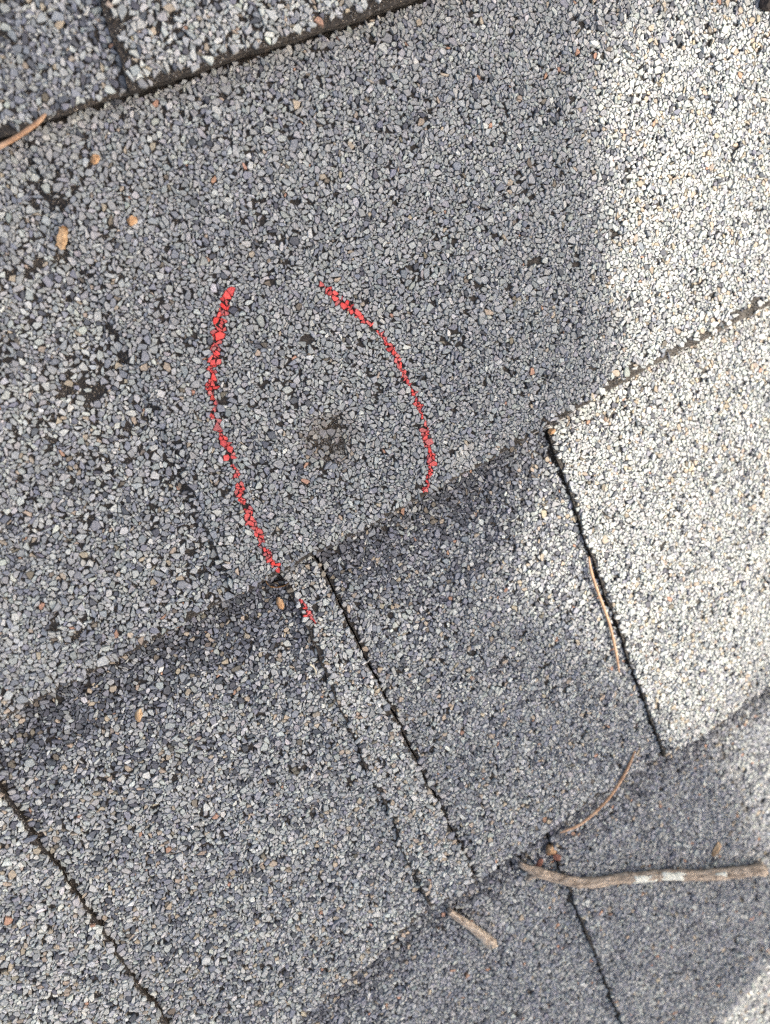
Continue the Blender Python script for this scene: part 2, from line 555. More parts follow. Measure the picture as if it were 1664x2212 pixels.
def locate(x, y):
    bd = np.full(len(x), 1.0); sd = np.full(len(x), 1.0)
    names = np.full(len(x), '', dtype='<U4'); tabl = np.zeros(len(x), bool); z = np.zeros(len(x)); ed = np.full(len(x), 1.0)
    for i, k in enumerate(ORDER):
        lo = yedge(k, x)
        hi = yedge(ORDER[i - 1], x) if i else lo + 1
        inc = (y >= lo - 0.0001) & (y < hi + 0.004) & (names == '')
        inc &= (y < hi + 0.0)  if i else True
        for name, (kk, l, r, tb, tabs) in SHINGLES.items():
            if kk != k: continue
            m = inc & (x >= l(y)) & (x <= r(y))
            if not m.any(): continue
            t = np.full(len(x), tb)
            e = np.minimum(y - lo, 1.0)
            e = np.minimum(e, np.minimum(np.where(l is FAR_L, 1, x - l(y)), np.where(r is FAR_R, 1, r(y) - x)))
            ss = np.minimum(np.where(l is FAR_L, 1, x - l(y)), np.where(r is FAR_R, 1, r(y) - x))
            for tl, tr in tabs:
                q = (x >= tl(y)) & (x <= tr(y))
                t = t | q
                dl = x - tl(y) if tl is not FAR_L else np.full(len(x), 1.0)
                dr = tr(y) - x if tr is not FAR_R else np.full(len(x), 1.0)
                e = np.where(q, np.minimum(e, np.minimum(dl, dr)), e)
                if tl is not CUT_C3L and tl is not CUT_A:
                    ss = np.where(q, np.minimum(ss, np.minimum(dl, dr)), np.minimum(ss, np.minimum(np.abs(dl), np.abs(dr))))
                else:
                    ss = np.where(q, np.minimum(ss, dr), ss)
            names[m] = name; tabl[m] = t[m]; ed[m] = e[m]; bd[m] = (y - lo)[m]; sd[m] = ss[m]
            z[m] = np.where(t[m], height(x[m], y[m], k, True), height(x[m], y[m], k, False))
    locate.butt, locate.side = bd, sd
    return names, tabl, z, ed


name_of, tab_of, zs, edge_d = locate(x, y)
butt_d, side_d = locate.butt, locate.side
U, Vv = project(np.stack([x, y, zs], 1))
in_frame = (U > -60) & (U < 1724) & (Vv > -60) & (Vv < 2272)

STROKES = [
    ('B', [(498, 630), (487, 655), (478, 690), (470, 735), (463, 790), (460, 850), (464, 890), (478, 932), (492, 962), (501, 1000), (512, 1035), (522, 1082), (541, 1122), (563, 1168), (586, 1210), (606, 1240)],
     'long red crayon stroke curving down to the shingle edge, left of the bruise', 0.00112),
    ('B', [(697, 613), (718, 632), (742, 653), (790, 690), (832, 722), (856, 766), (878, 815), (896, 860), (913, 905), (921, 950), (925, 990), (921, 1030), (914, 1072)],
     'red crayon stroke arching right of the bruise', 0.00104),
    ('Cl', [(656, 1306), (672, 1334), (692, 1362)], 'short red crayon dash below the shingle edge', 0.0010),
]

# where granules are missing
keep_p = np.full(NG, 0.992)
big_n = vnoise(x, y, 0.011, 21); mid_n = vnoise(x, y, 0.0045, 22); fine_n = vnoise(x, y, 0.002, 23)
worn = np.clip((mid_n * 0.38 + fine_n * 0.62 + big_n * 0.3) - 0.66, 0, 1) * 2.6
los = left_of_step(x, y)
zone_w = np.where(name_of == 'B', 0.10 + 0.55 * sm(-0.004, 0.004, los) * np.clip(1.15 - np.abs(los - 0.012) / 0.05, 0.4, 1), 0.12)
zone_w = np.where(name_of == 'A', 0.5, zone_w)
keep_p -= np.clip(worn * zone_w, 0, 0.93)
gd, _ = seg_dist(x, y, GROOVE)
keep_p -= 0.5 * np.exp(-(gd / 0.0009) ** 2) * (name_of == 'B')
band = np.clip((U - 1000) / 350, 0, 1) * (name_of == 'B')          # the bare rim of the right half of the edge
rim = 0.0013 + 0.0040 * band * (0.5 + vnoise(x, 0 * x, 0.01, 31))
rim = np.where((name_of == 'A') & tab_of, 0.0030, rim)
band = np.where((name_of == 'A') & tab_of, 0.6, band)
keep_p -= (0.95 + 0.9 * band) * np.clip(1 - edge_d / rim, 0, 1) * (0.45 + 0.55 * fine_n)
dd = np.hypot(x - DENT[0], y - DENT[1]); an = np.arctan2(y - DENT[1], x - DENT[0])
dent_r = 0.0072 * (0.8 + 0.35 * np.sin(2 * an + 0.6) + 0.25 * np.sin(5 * an))
keep_p -= (name_of == 'B') * 1.0 * np.clip(1.25 - dd / dent_r, 0, 0.85) * (0.55 + 0.75 * fine_n)
for (u, v, s) in ((690, 1010, 0.0026), (738, 1035, 0.003), (720, 985, 0.003), (700, 900, .003), (820, 955, 0.001), (905, 600, .0018), (640, 905, 0.0016), (805, 830, .0016), (640, 700, .0014), (930, 985, .002),
                  (265, 1690, .0028), (330, 1680, .002), (285, 1678, .002), (900, 600, .002), (180, 320, .003), (130, 420, .004), (90, 380, .003), (200, 855, .005), (150, 830, .004), (250, 770, .003), (100, 905, .004)):
    q = at(u, v, -0.002)
    keep_p -= 0.5 * np.exp(-((x - q[0]) ** 2 + (y - q[1]) ** 2) / s ** 2)
for nm, px, lab, w in STROKES:                                   # crayon sits on stones that stayed
    d, t = seg_dist(x, y, [at(u, v, -0.001)[:2] for u, v in px])
    keep_p = np.where(d < 0.0014, np.maximum(keep_p, 0.97), keep_p)
keep_p = np.clip(keep_p, 0.10, 1)
keep_p -= 0.45 * np.exp(-((x - CUT_C3L(y)) / 0.0011) ** 2) * (name_of == 'Cl') * (0.4 + fine_n)
bare = 0.0002 + 0.0007 * vnoise(x, y, 0.003, 77) + 0.0006 * vnoise(x, y, 0.011, 78)  # bare asphalt rim; its dark line also stands in for contact shadow
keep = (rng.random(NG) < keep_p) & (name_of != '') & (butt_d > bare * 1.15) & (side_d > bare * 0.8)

# outline of every granule: its own share of the packing, cut by a random ellipse
I, J = neighbour_pairs(P, 0.0034)
ok = keep[I] & keep[J]
I, J = I[ok], J[ok]
A_ = np.concatenate([I, J]); B_ = np.concatenate([J, I])
o_ = np.argsort(A_, kind='stable'); A_, B_ = A_[o_], B_[o_]
D = P[B_] - P[A_]
dist = np.sqrt((D ** 2).sum(1)) + 1e-9
phi = np.arctan2(D[:, 1], D[:, 0])
bis = (dist ** 2 + R[A_] ** 2 - R[B_] ** 2) / (2 * dist)
bis = np.clip(bis - 0.00003, 0.00010, None)
NS = 6
ang = (np.arange(NS)[None, :] + rng.uniform(-0.42, 0.42, (NG, NS))) * (2 * math.pi / NS) + rng.uniform(0, 6.28, (NG, 1))
rad = np.full((NG, NS), 1.0)
uq, st = np.unique(A_, return_index=True)
for s in range(NS):
    c = np.cos(ang[A_, s] - phi)
    val = np.where(c > 0.12, bis / np.maximum(c, 0.12), 1.0)
    rad[uq, s] = np.minimum.reduceat(val, st)
gap = 1.04 - 0.06 * rng.random((NG, 1))
rad = rad * gap
asp = rng.uniform(0.5, 1.0, NG); rot_ = rng.uniform(0, math.pi, NG)
ea = R * 1.65 / np.sqrt(asp); eb = R * 1.65 * np.sqrt(asp)
ct = np.cos(ang - rot_[:, None]); stn = np.sin(ang - rot_[:, None])
ell = 1 / np.sqrt((ct / ea[:, None]) ** 2 + (stn / eb[:, None]) ** 2)
rad = np.minimum(rad, ell * rng.uniform(0.88, 1.10, (NG, NS)))
rad = np.maximum(rad, R[:, None] * 0.28)

# colours: pigments of the mineral surfacing (linear reflectance)
PAL = np.array([(0.415, 0.435, 0.425), (0.305, 0.322, 0.324), (0.215, 0.232, 0.262), (0.090, 0.099, 0.116),
                (0.38, 0.325, 0.255), (0.40, 0.24, 0.17), (0.54, 0.555, 0.525), (0.17, 0.15, 0.12)])
MIX = {
    'main': (0.16, 0.66, 0.115, 0.037, 0.010, 0.002, 0.006, 0.010),
    'left': (0.35, 0.36, 0.20, 0.040, 0.025, 0.003, 0.012, 0.010),
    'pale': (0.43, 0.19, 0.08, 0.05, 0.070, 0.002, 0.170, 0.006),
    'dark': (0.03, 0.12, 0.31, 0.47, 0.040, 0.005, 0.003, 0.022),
    'mixd': (0.40, 0.24, 0.17, 0.095, 0.050, 0.003, 0.030, 0.010),
    'grey': (0.10, 0.44, 0.33, 0.100, 0.018, 0.005, 0.005, 0.002),
}
W = np.zeros((NG, 8))


def put(mask, w):
    W[mask] = w[mask] if w.ndim == 2 else w


mixv = {k: np.array(v)[None, :] for k, v in MIX.items()}
wob = (vnoise(x, y, 0.015, 51) - 0.5) * 140
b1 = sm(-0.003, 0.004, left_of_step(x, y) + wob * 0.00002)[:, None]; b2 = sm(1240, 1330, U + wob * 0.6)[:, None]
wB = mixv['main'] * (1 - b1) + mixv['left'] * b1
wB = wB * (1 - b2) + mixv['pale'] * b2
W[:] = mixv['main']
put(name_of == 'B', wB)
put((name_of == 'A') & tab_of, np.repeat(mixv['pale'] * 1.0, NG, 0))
put((name_of == 'A') & ~tab_of, np.repeat(mixv['left'] * 0.65 + mixv['dark'] * 0.35, NG, 0))
# dark pigment band below each butt edge, deepened to stand in for shade
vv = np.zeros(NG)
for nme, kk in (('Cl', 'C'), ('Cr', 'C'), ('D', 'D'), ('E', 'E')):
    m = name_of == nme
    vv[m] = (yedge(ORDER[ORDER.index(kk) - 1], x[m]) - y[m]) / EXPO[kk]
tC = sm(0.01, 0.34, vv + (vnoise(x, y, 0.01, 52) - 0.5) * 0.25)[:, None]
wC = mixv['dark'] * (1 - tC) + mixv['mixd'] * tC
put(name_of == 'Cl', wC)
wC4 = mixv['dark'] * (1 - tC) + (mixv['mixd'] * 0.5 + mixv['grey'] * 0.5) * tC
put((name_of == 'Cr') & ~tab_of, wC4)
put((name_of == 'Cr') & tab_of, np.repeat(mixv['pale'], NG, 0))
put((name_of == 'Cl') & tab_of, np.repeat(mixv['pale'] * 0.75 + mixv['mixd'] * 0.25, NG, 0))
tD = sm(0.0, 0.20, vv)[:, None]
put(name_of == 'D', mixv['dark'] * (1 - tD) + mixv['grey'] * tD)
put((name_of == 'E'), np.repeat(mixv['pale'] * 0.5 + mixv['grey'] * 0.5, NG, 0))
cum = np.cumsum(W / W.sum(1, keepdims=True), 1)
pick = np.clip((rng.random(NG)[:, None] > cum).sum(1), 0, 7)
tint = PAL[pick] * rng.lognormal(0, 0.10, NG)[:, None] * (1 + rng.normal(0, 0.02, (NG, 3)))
dirt = np.clip(1.4 - dd / 0.008, 0, 0.62) * rng.uniform(0.4, 1, NG) * (name_of == 'B')
tint = tint * (1 - dirt[:, None]) + np.array([0.16, 0.13, 0.10]) * dirt[:, None]

sc_ = at(990, 980, -0.001)
scuff = np.exp(-(((x - sc_[0]) / 0.0034) ** 2 + ((y - sc_[1]) / 0.0022) ** 2)) * (name_of == 'B') * rng.uniform(0.5, 1.0, NG)
tint = tint * (1 - scuff[:, None] * 0.95) + np.array([0.60, 0.60, 0.55]) * scuff[:, None] * 0.95
# red crayon: the stones it touched
stroke_of = np.full(NG, -1)
base_tint = tint.copy()
RED = np.array([0.86, 0.042, 0.034])
for i, (nm, px, lab, w) in enumerate(STROKES):
    path = [at(u, v, -0.001)[:2] for u, v in px]
    d, t = seg_dist(x, y, path)
    wid = w * (0.72 + 0.5 * vnoise(t * 0.1, 0 * t, 0.008, 60 + i)) * np.where(t < 0.06, 0.75, 1)
    if i == 0:
        wid = wid * np.where(t < 0.32, 1.28, 1.0)
    m = (d < wid) & (name_of == nm) & (rng.random(NG) < 0.97)
    stroke_of[m] = i
    f = rng.uniform(0.55, 1.0, NG) * np.clip(1.25 - 0.45 * d / wid, 0.5, 1)
    f = np.where(rng.random(NG) < 0.12, f * 0.6, f)
    base_tint[m] = tint[m]
    redc = RED * rng.lognormal(0, 0.10, NG)[:, None]
    tint[m] = (tint * 0.6 * (1 - f[:, None]) + redc * f[:, None])[m]

# some stones stand proud, so the field is uneven
hgt = np.minimum(R, 0.0008) * rng.uniform(0.45, 0.85, NG) + 0.00018
lift = np.where(rng.random(NG) < 0.18, rng.uniform(0, 0.0003, NG), 0)
tl_x, tl_y = rng.normal(0, 0.13, NG), rng.normal(0, 0.13, NG)


def granule_verts(sel, rings):
    n = len(sel)
    cx_, cy_, cz_ = x[sel][:, None], y[sel][:, None], (zs + lift)[sel][:, None]
    a, r, h = ang[sel], rad[sel], hgt[sel][:, None]
    ca, sa = np.cos(a), np.sin(a)
    out = []
    for fr, fh in rings:
        jit = 1 + rng.uniform(-0.07, 0.07, r.shape)
        px = r * fr * ca * jit; py = r * fr * sa * jit
        pz = h * fh + (px * tl_x[sel][:, None] + py * tl_y[sel][:, None]) * (fh > 0) + (rng.normal(0, 0.035, r.shape) * h) * (fh > 0)
        gx, gy = cx_ + px, cy_ + py
        wx = (vnoise(gx, gy, 0.0017, 201) - 0.5) * 0.0017 + (vnoise(gx, gy, 0.0009, 203) - 0.5) * 0.0006
        wy = (vnoise(gx, gy, 0.0017, 202) - 0.5) * 0.0017 + (vnoise(gx, gy, 0.0009, 204) - 0.5) * 0.0006
        out.append(np.stack([gx + wx, gy + wy, cz_ + pz], -1))
    return np.stack(out, 1)          # n, rings, NS, 3


def granule_faces(n, nr, base=0):
    per = nr * NS
    q = []
    for r_ in range(nr - 1):
        for s in range(NS):
            s2 = (s + 1) % NS
            q.append([r_ * NS + s, r_ * NS + s2, (r_ + 1) * NS + s2, (r_ + 1) * NS + s])
    cap = [(nr - 1) * NS + s for s in range(NS)]
    lp = np.array([v for f in q for v in f] + cap)
    tot = np.array([4] * len(q) + [NS])
    loops = (lp[None, :] + (np.arange(n) * per)[:, None]).ravel() + base
    return loops, np.tile(tot, n)


FINE = [(1.0, -0.5), (0.93, 0.98)]
COARSE = [(1.0, -0.4), (0.80, 0.9)]


def build_granules(nm, sel, parent, kind='stuff', label=None):
    V, L, T, C = [], [], [], []
    base = 0
    for msk, rings in ((in_frame[sel], FINE), (~in_frame[sel], COARSE)):
        s = sel[msk]
        if not len(s): continue
        v = granule_verts(s, rings).reshape(-1, 3)
        l, t = granule_faces(len(s), len(rings), base)
        cc = np.repeat(tint[s][:, None, :], len(rings) * NS, 1)
        if len(s) and stroke_of[s[0]] >= 0:              # crayon caught the tops only, unevenly
            k_ = np.ones((len(s), len(rings) * NS, 1)); k_[:, :NS] = 0.6
            k_[:, NS:] = rng.uniform(0.75, 1.0, (len(s), (len(rings) - 1) * NS, 1))
            cc = cc * k_ + base_tint[s][:, None, :] * 0.8 * (1 - k_)
        V.append(v); L.append(l); T.append(t); C.append(cc.reshape(-1, 3)); base += len(v)
    o = fast_mesh(nm, np.concatenate(V), np.concatenate(L), np.concatenate(T), MAT_GRAN, parent, np.concatenate(C))
    if kind: o['kind'] = kind
    if label: o['label'] = label
    return o


# the largest stones in view are pieces of their own
size_px = R / np.maximum(((np.stack([x, y, zs], 1) - CAM) @ AXF), 0.05)
cand = np.nonzero(keep & (U > 0) & (U < 1664) & (Vv > 0) & (Vv < 2212) & (stroke_of < 0))[0]
large = cand[np.argsort(-size_px[cand])[:300]]
single = np.zeros(NG, bool); single[large] = True
for nm in ('A', 'B', 'Cl', 'Cr', 'D', 'E'):
    sel = np.nonzero(keep & (name_of == nm) & (stroke_of < 0) & ~single)[0]
    if len(sel):
        build_granules('granules', sel, shingle_obj[nm])
for i, (nm, px, lab, w) in enumerate(STROKES):
    build_granules('red_crayon_stroke', np.nonzero(keep & (stroke_of == i))[0], shingle_obj[nm], 'stuff', lab)
for g in large:
    build_granules('granule', np.array([g]), shingle_obj[str(name_of[g])], None)

# grit: dust-sized grains caught between the stones and on bare asphalt
NF = 70000
fx, fy = rng.uniform(GX0, GX1, NF), rng.uniform(GY0, GY1, NF)
dm = rng.random(NF) < 0.05
fx[dm] = DENT[0] + rng.normal(0, 0.0042, dm.sum()); fy[dm] = DENT[1] + rng.normal(0, 0.005, dm.sum()) - 0.001
# most of it where stones have come off
lost = np.nonzero(~keep & in_frame & (name_of != ''))[0]
NX = len(lost) * 6
fx = np.concatenate([fx, np.repeat(x[lost], 6) + rng.normal(0, 0.0005, NX)]); fy = np.concatenate([fy, np.repeat(y[lost], 6) + rng.normal(0, 0.0005, NX)])
NF += NX
fn, ft, fz, fe = locate(fx, fy)
fu, fv = project(np.stack([fx, fy, fz], 1))
vis = (fn != '') & (fu > -20) & (fu < 1684) & (fv > -20) & (fv < 2232)
fd = np.hypot(fx - DENT[0], fy - DENT[1])
near_edge = np.clip(1 - fe / 0.004, 0, 1)
fr = rng.uniform(0.00010, 0.00027, NF)
fz = fz + rng.uniform(-0.0001, 0.00025, NF)
GP = np.array([(0.5, 0.48, 0.44), (0.22, 0.18, 0.14), (0.10, 0.08, 0.065), (0.32, 0.27, 0.21)])
fp = rng.choice(4, NF, p=(0.20, 0.26, 0.30, 0.24))
ftint = GP[fp] * rng.lognormal(0, 0.2, NF)[:, None]
for nm in ('A', 'B', 'Cl', 'Cr', 'D', 'E'):
    s = np.nonzero(vis & (fn == nm))[0]
    if not len(s): continue
    a = rng.uniform(0, 6.28, len(s))[:, None] + np.arange(3)[None, :] * 2.094 + rng.uniform(-.4, .4, (len(s), 3))
    ring = np.stack([fx[s][:, None] + fr[s][:, None] * np.cos(a), fy[s][:, None] + fr[s][:, None] * np.sin(a), np.repeat((fz[s] - 0.00005)[:, None], 3, 1)], -1)
    apex = np.stack([fx[s] + rng.normal(0, .00003, len(s)), fy[s] + rng.normal(0, .00003, len(s)), fz[s] + fr[s] * 1.3], -1)[:, None, :]
    v = np.concatenate([ring, apex], 1).reshape(-1, 3)
    lp = np.array([0, 1, 3, 1, 2, 3, 2, 0, 3])
    loops = (lp[None, :] + (np.arange(len(s)) * 4)[:, None]).ravel()
    o = fast_mesh('grit', v, loops, np.full(len(s) * 3, 3), MAT_GRAN, shingle_obj[nm], np.repeat(ftint[s], 4, 0))
    o['kind'] = 'stuff'


# ------------------------------------------------------------------ things lying on the roof
def surf(u, v, up=0.0):
    """roof surface point seen at pixel u, v (in metres), lifted by up"""
    p = at(u, v, -0.002)
    for _ in range(4):
        _, _, z, _ = locate(np.array([p[0]]), np.array([p[1]]))
        p = at(u, v, float(z[0]) + up)
    return p


def tube(path, radii_, nseg=14, sub=5, rough=0.12, seed=1, flat=1.0, knots=()):
    r = np.random.default_rng(seed)
    pts = np.array(path); n = len(pts)
    t = np.arange(n); tt = np.linspace(0, n - 1, (n - 1) * sub + 1)
    # Catmull-Rom through the points
    ext = np.vstack([2 * pts[0] - pts[1], pts, 2 * pts[-1] - pts[-2]])
    Q = []
    for s in tt:
        i = min(int(s), n - 2); f = s - i
        p0, p1, p2, p3 = ext[i:i + 4]
        Q.append(0.5 * ((2 * p1) + (-p0 + p2) * f + (2 * p0 - 5 * p1 + 4 * p2 - p3) * f * f + (-p0 + 3 * p1 - 3 * p2 + p3) * f ** 3))
    Q = np.array(Q); rr = np.interp(tt, t, radii_)
    verts, faces = [], []
    lump = r.normal(0, 1, (len(Q), nseg))
    lump = (lump + np.roll(lump, 1, 0) + np.roll(lump, 1, 1)) / 3 + r.normal(0, 0.45, (1, nseg))
    for e in (0, -1):
        lump[e] += r.normal(0, 1.2, nseg)
    for i, q in enumerate(Q):
        d = Q[min(i + 1, len(Q) - 1)] - Q[max(i - 1, 0)]; d /= np.linalg.norm(d)
        side = np.cross(d, (0, 0, 1)); side /= np.linalg.norm(side); up = np.cross(side, d)
        kn = 1 + sum(a * math.exp(-((tt[i] - c) / w) ** 2) for c, w, a in knots)
        for j in range(nseg):
            a = 2 * math.pi * j / nseg
            rad_ = rr[i] * kn * (1 + rough * lump[i, j])
            frac = d * (r.normal(0, 0.35) * rr[i] if i in (0, len(Q) - 1) else 0.0)
            verts.append(q + frac + side * math.cos(a) * rad_ + up * math.sin(a) * rad_ * flat)
    for i in range(len(Q) - 1):
        for j in range(nseg):
            faces.append((i * nseg + j, i * nseg + (j + 1) % nseg, (i + 1) * nseg + (j + 1) % nseg, (i + 1) * nseg + j))
    faces.append(tuple(range(nseg - 1, -1, -1))); faces.append(tuple((len(Q) - 1) * nseg + j for j in range(nseg)))
    return verts, faces, Q, rr


def root_at(name, p, label, cat, group=None):
    e = bpy.data.objects.new(name, None)
    COL.objects.link(e)
    e.location = tuple(p)
    e.empty_display_size = 0.005
    return tag(e, label, cat, group)


def part(name, verts, faces, mat, root, smooth=True):
    off = np.array(root.location)
    return link_mesh(name, np.array(verts) - off, faces, mat, root, smooth)


# long twig with lichen
TW = [(1122, 1866), (1150, 1880), (1190, 1892), (1230, 1903), (1272, 1907), (1335, 1899), (1398, 1892), (1450, 1889), (1510, 1890), (1575, 1886), (1652, 1877)]
tw_r = [0.0011, 0.0019, 0.0022, 0.0024, 0.0024, 0.0023, 0.0024, 0.0026, 0.0026, 0.0028, 0.0031]
tw_r = [r * 0.86 for r in tw_r]
pts = [surf(u, v, r * 0.85 + 0.0007) for (u, v), r in zip(TW, tw_r)]
z_line = np.linspace(np.mean([p[2] for p in pts[:4]]), np.mean([p[2] for p in pts[-4:]]), len(pts))
pts = [at(u, v, max(z, p[2])) for (u, v), z, p in zip(TW, z_line, pts)]
twig = root_at('long_twig', pts[5] - np.array([0, 0, tw_r[5]]), 'long bent dry twig with pale lichen patches lying near the right edge', 'twig')
v_, f_, Q, rr = tube(pts, tw_r, 22, 8, 0.15, 3, knots=((1.3, .25, .3), (4.1, .22, .2), (5.3, .15, .14), (6.2, .2, .16), (7.5, .15, .14), (8.4, .25, .16)))
part('stem', v_, f_, MAT_BARK, twig)
v_, f_, _, _ = tube([pts[1] * .6 + pts[2] * .4, at(1146, 1894, pts[1][2] - .0004), at(1139, 1899, pts[1][2] - .0008)], [0.0013, 0.0012, 0.0008], 9, 4, 0.2, 5)
part('side_stub', v_, f_, MAT_BARK, twig)


def lichen(i0, i1, a0, a1, seed, root):
    r = np.random.default_rng(seed)
    V, F = [], []
    ni, na = 12, 9
    prof = np.convolve(r.random(ni + 5), np.ones(3) / 3, 'valid')[:ni + 1] * 1.6 - 0.3
    skew = r.uniform(-0.35, 0.35, 2)
    for i in range(ni + 1):
        s = i0 + (i1 - i0) * i / ni
        k = int(s); f = s - k
        c = Q[k] * (1 - f) + Q[k + 1] * f; rd = rr[k]
        d = Q[k + 1] - Q[k]; d /= np.linalg.norm(d)
        side = np.cross(d, (0, 0, 1)); side /= np.linalg.norm(side); up = np.cross(side, d)
        sh = (0.55 + 0.45 * prof[i]) * (1 if 0 < i < ni else 0.75)
        for j in range(na + 1):
            e = abs(2 * j / na - 1)
            am, aw = (a0 + a1) / 2 + skew[0] + (skew[1] - skew[0]) * i / ni, (a1 - a0) / 2
            a = am + aw * (2 * j / na - 1) * (sh * (0.9 + 0.2 * r.random()))
            b = 1.06 + (0.17 + 0.1 * r.random()) * (1 - e ** 4) * (sh if 0 < i < ni else 0)
            V.append(c + d * r.normal(0, 0.0002) + (side * math.cos(a) + up * math.sin(a)) * rd * b)
    for i in range(ni):
        for j in range(na):
            q = i * (na + 1) + j
            F.append((q, q + 1, q + na + 2, q + na + 1))
    return part('lichen', V, F, MAT_LICHEN, root)


lichen(43.5, 50.5, 0.2, 2.7, 1, twig)
lichen(52, 59.5, 0.5, 2.9, 2, twig)
lichen(67.5, 70.5, 1.4, 2.5, 3, twig)

# short bare twig
ST = [(967, 1964), (985, 1979), (1010, 1996), (1036, 2016), (1064, 2040)]
st_r = [0.0011, 0.0014, 0.0015, 0.0018, 0.0021]
pts = [surf(u, v, r + 0.0007) for (u, v), r in zip(ST, st_r)]
pts[0][2] += 0.001
short = root_at('short_twig', pts[2] - np.array([0, 0, st_r[2]]), 'short pale bare twig lying below the narrow shingle strip', 'twig')
v_, f_, _, _ = tube(pts, st_r, 14, 7, 0.13, 11)
part('stem', v_, f_, MAT_BARE, short)

# pine needles
NEEDLES = [
    ([(1272, 1202), (1277, 1232), (1288, 1268), (1303, 1308), (1316, 1345), (1326, 1385), (1333, 1420), (1338, 1452)], 'upright thin tan pine needle beside the sunlit tab', 0.0006),
    ([(1372, 1622), (1358, 1655), (1338, 1692), (1312, 1728), (1280, 1760), (1248, 1784), (1210, 1799)], 'curved tan pine needle lying above the long twig', 0.00068),
    ([(-30, 335), (0, 316), (30, 300), (62, 279), (84, 262), (99, 246)], 'tan pine needle sticking out from under the raised edge at upper left', 0.00062),
]
for i, (px, lab, r) in enumerate(NEEDLES):
    n = len(px)
    pts = [surf(u, v, 0.0010 + r) for u, v in px]
    zz = np.array([p[2] for p in pts]); zz = np.convolve(np.pad(zz, 2, mode='edge'), np.ones(5) / 5, 'valid') + 0.0003
    if i == 1:
        zz = np.full(n, zz.max() + 0.0002)
    if i == 2:
        zz = np.linspace(-0.0015, -0.0002, n)
    pts = [at(u, v, z) for (u, v), z in zip(px, zz)]
    rt = root_at('pine_needle', pts[n // 2] - np.array([0, 0, r]), lab, 'pine needle', 'dry pine needles fallen on the shingles')
    rd = [r * 0.55] + [r] * (n - 2) + [r * 0.5]
    v_, f_, _, _ = tube(pts, rd, 8, 6, 0.06, 20 + i, flat=0.7)
    part('blade', v_, f_, MAT_NEEDLE, rt)


def lump(name, u, v, size, mat, label, cat, seed, aspect=(1, 1, 1), rot=0.0, group=None, up=0.0, parts=()):
    """an irregular crumb: a chipped, noisy polyhedron resting on the stones"""
    r = np.random.default_rng(seed)
    import bmesh
    bm = bmesh.new()
    bmesh.ops.create_icosphere(bm, subdivisions=3, radius=1.0)
    planes = [(Vector(r.normal(0, 1, 3)).normalized(), r.uniform(0.55, 0.85)) for _ in range(9)]
    for vt in bm.verts:
        c = vt.co.copy()
        for n_, d_ in planes:
            e = c.dot(n_) - d_
            if e > 0: c -= n_ * e
        c *= 1 + r.normal(0, 0.035)
        vt.co = (c.x * aspect[0], c.y * aspect[1], c.z * aspect[2])
    bm.transform(Matrix.Rotation(rot, 4, 'Z') @ Matrix.Scale(size, 4))
    p = surf(u, v, size * aspect[2] * 0.55 + 0.0003 + up)
    me = bpy.data.meshes.new(name); bm.to_mesh(me); bm.free()
    me.materials.append(mat)
    o = bpy.data.objects.new(name, me); COL.objects.link(o); o.location = tuple(p)
    return tag(o, label, cat, group)


lump('bark_crumb', 205, 344, 0.0014, MAT_CRUMB, 'small orange bark crumb near the upper left needle', 'bark crumb', 31, (1.2, .8, .7), 0.4)
lump('bark_crumb', 286, 476, 0.0015, MAT_CRUMB, 'pale orange bark crumb upper left, right of the wood splinter', 'bark crumb', 32, (1.1, .9, .8), 1.1)
lump('bark_crumb', 300, 1545, 0.0017, MAT_WOOD, 'oblong tan crumb on the dark band below the lower left edge', 'bark crumb', 33, (1.6, .7, .6), 0.9)
lump('bark_crumb', 606, 1303, 0.0017, MAT_CRUMB, 'smooth orange pebble below the curled husk', 'pebble', 34, (.75, 1.45, .7), 0.0)
lump('bark_crumb', 1189, 1838, 0.0027, MAT_CRUMB, 'chunky golden brown bark crumb lodged at the joint above the long twig', 'bark crumb', 35, (1.0, 1.0, .8), 0.3)
lump('bark_crumb', 1203, 1852, 0.0018, MAT_REDB, 'dark red bark chip touching the golden bark crumb', 'bark crumb', 36, (1.4, .8, .6), -0.8)
lump('bark_crumb', 1163, 1865, 0.0020, MAT_REDB, 'red bark chip against the upper side of the long twig', 'bark crumb', 37, (1.3, .8, .6), 0.2)
lump('flat_lump', 1549, 1832, 0.0030, MAT_WOOD, 'slim tan bark flake on the shaded tab above the long twig', 'bark flake', 38, (1.5, .55, .4), 0.75)
lump('bark_crumb', 1192, 932, 0.0014, MAT_CRUMB, 'tiny rust coloured crumb at the corner of the sunlit tab', 'bark crumb', 39, (1.1, .9, .8), 0.3)
lump('flat_lump', 1662, 8, 0.0042, MAT_DARKB, 'blackish unidentified lump cut off by the top right corner', 'bark flake', 40, (1.0, .9, .5), 0.3)  # stand-in for a dark corner shape of unknown identity

# wood splinter: a split stick with a dark end
p0, p1 = surf(137, 494, 0.0022), surf(131, 533, 0.0018)
sp = root_at('wood_splinter', (p0 + p1) / 2 - np.array([0, 0, 0.0012]), 'small upright tan wood splinter at upper left', 'splinter')
v_, f_, _, _ = tube([p0, p0 * .6 + p1 * .4, p1], [0.00105, 0.0014, 0.0013], 7, 4, 0.2, 44, flat=0.7)
part('stick', v_, f_, MAT_WOOD, sp, False)
v_, f_, _, _ = tube([p0 + (p0 - p1) * 0.12, p0 + (p1 - p0) * .12], [0.0006, 0.00115], 7, 3, 0.2, 45, flat=0.75)
part('dark_end', v_, f_, MAT_HUSK, sp, False)

# curled husk tucked at the shingle edge
c = surf(598, 1258, 0.0016)


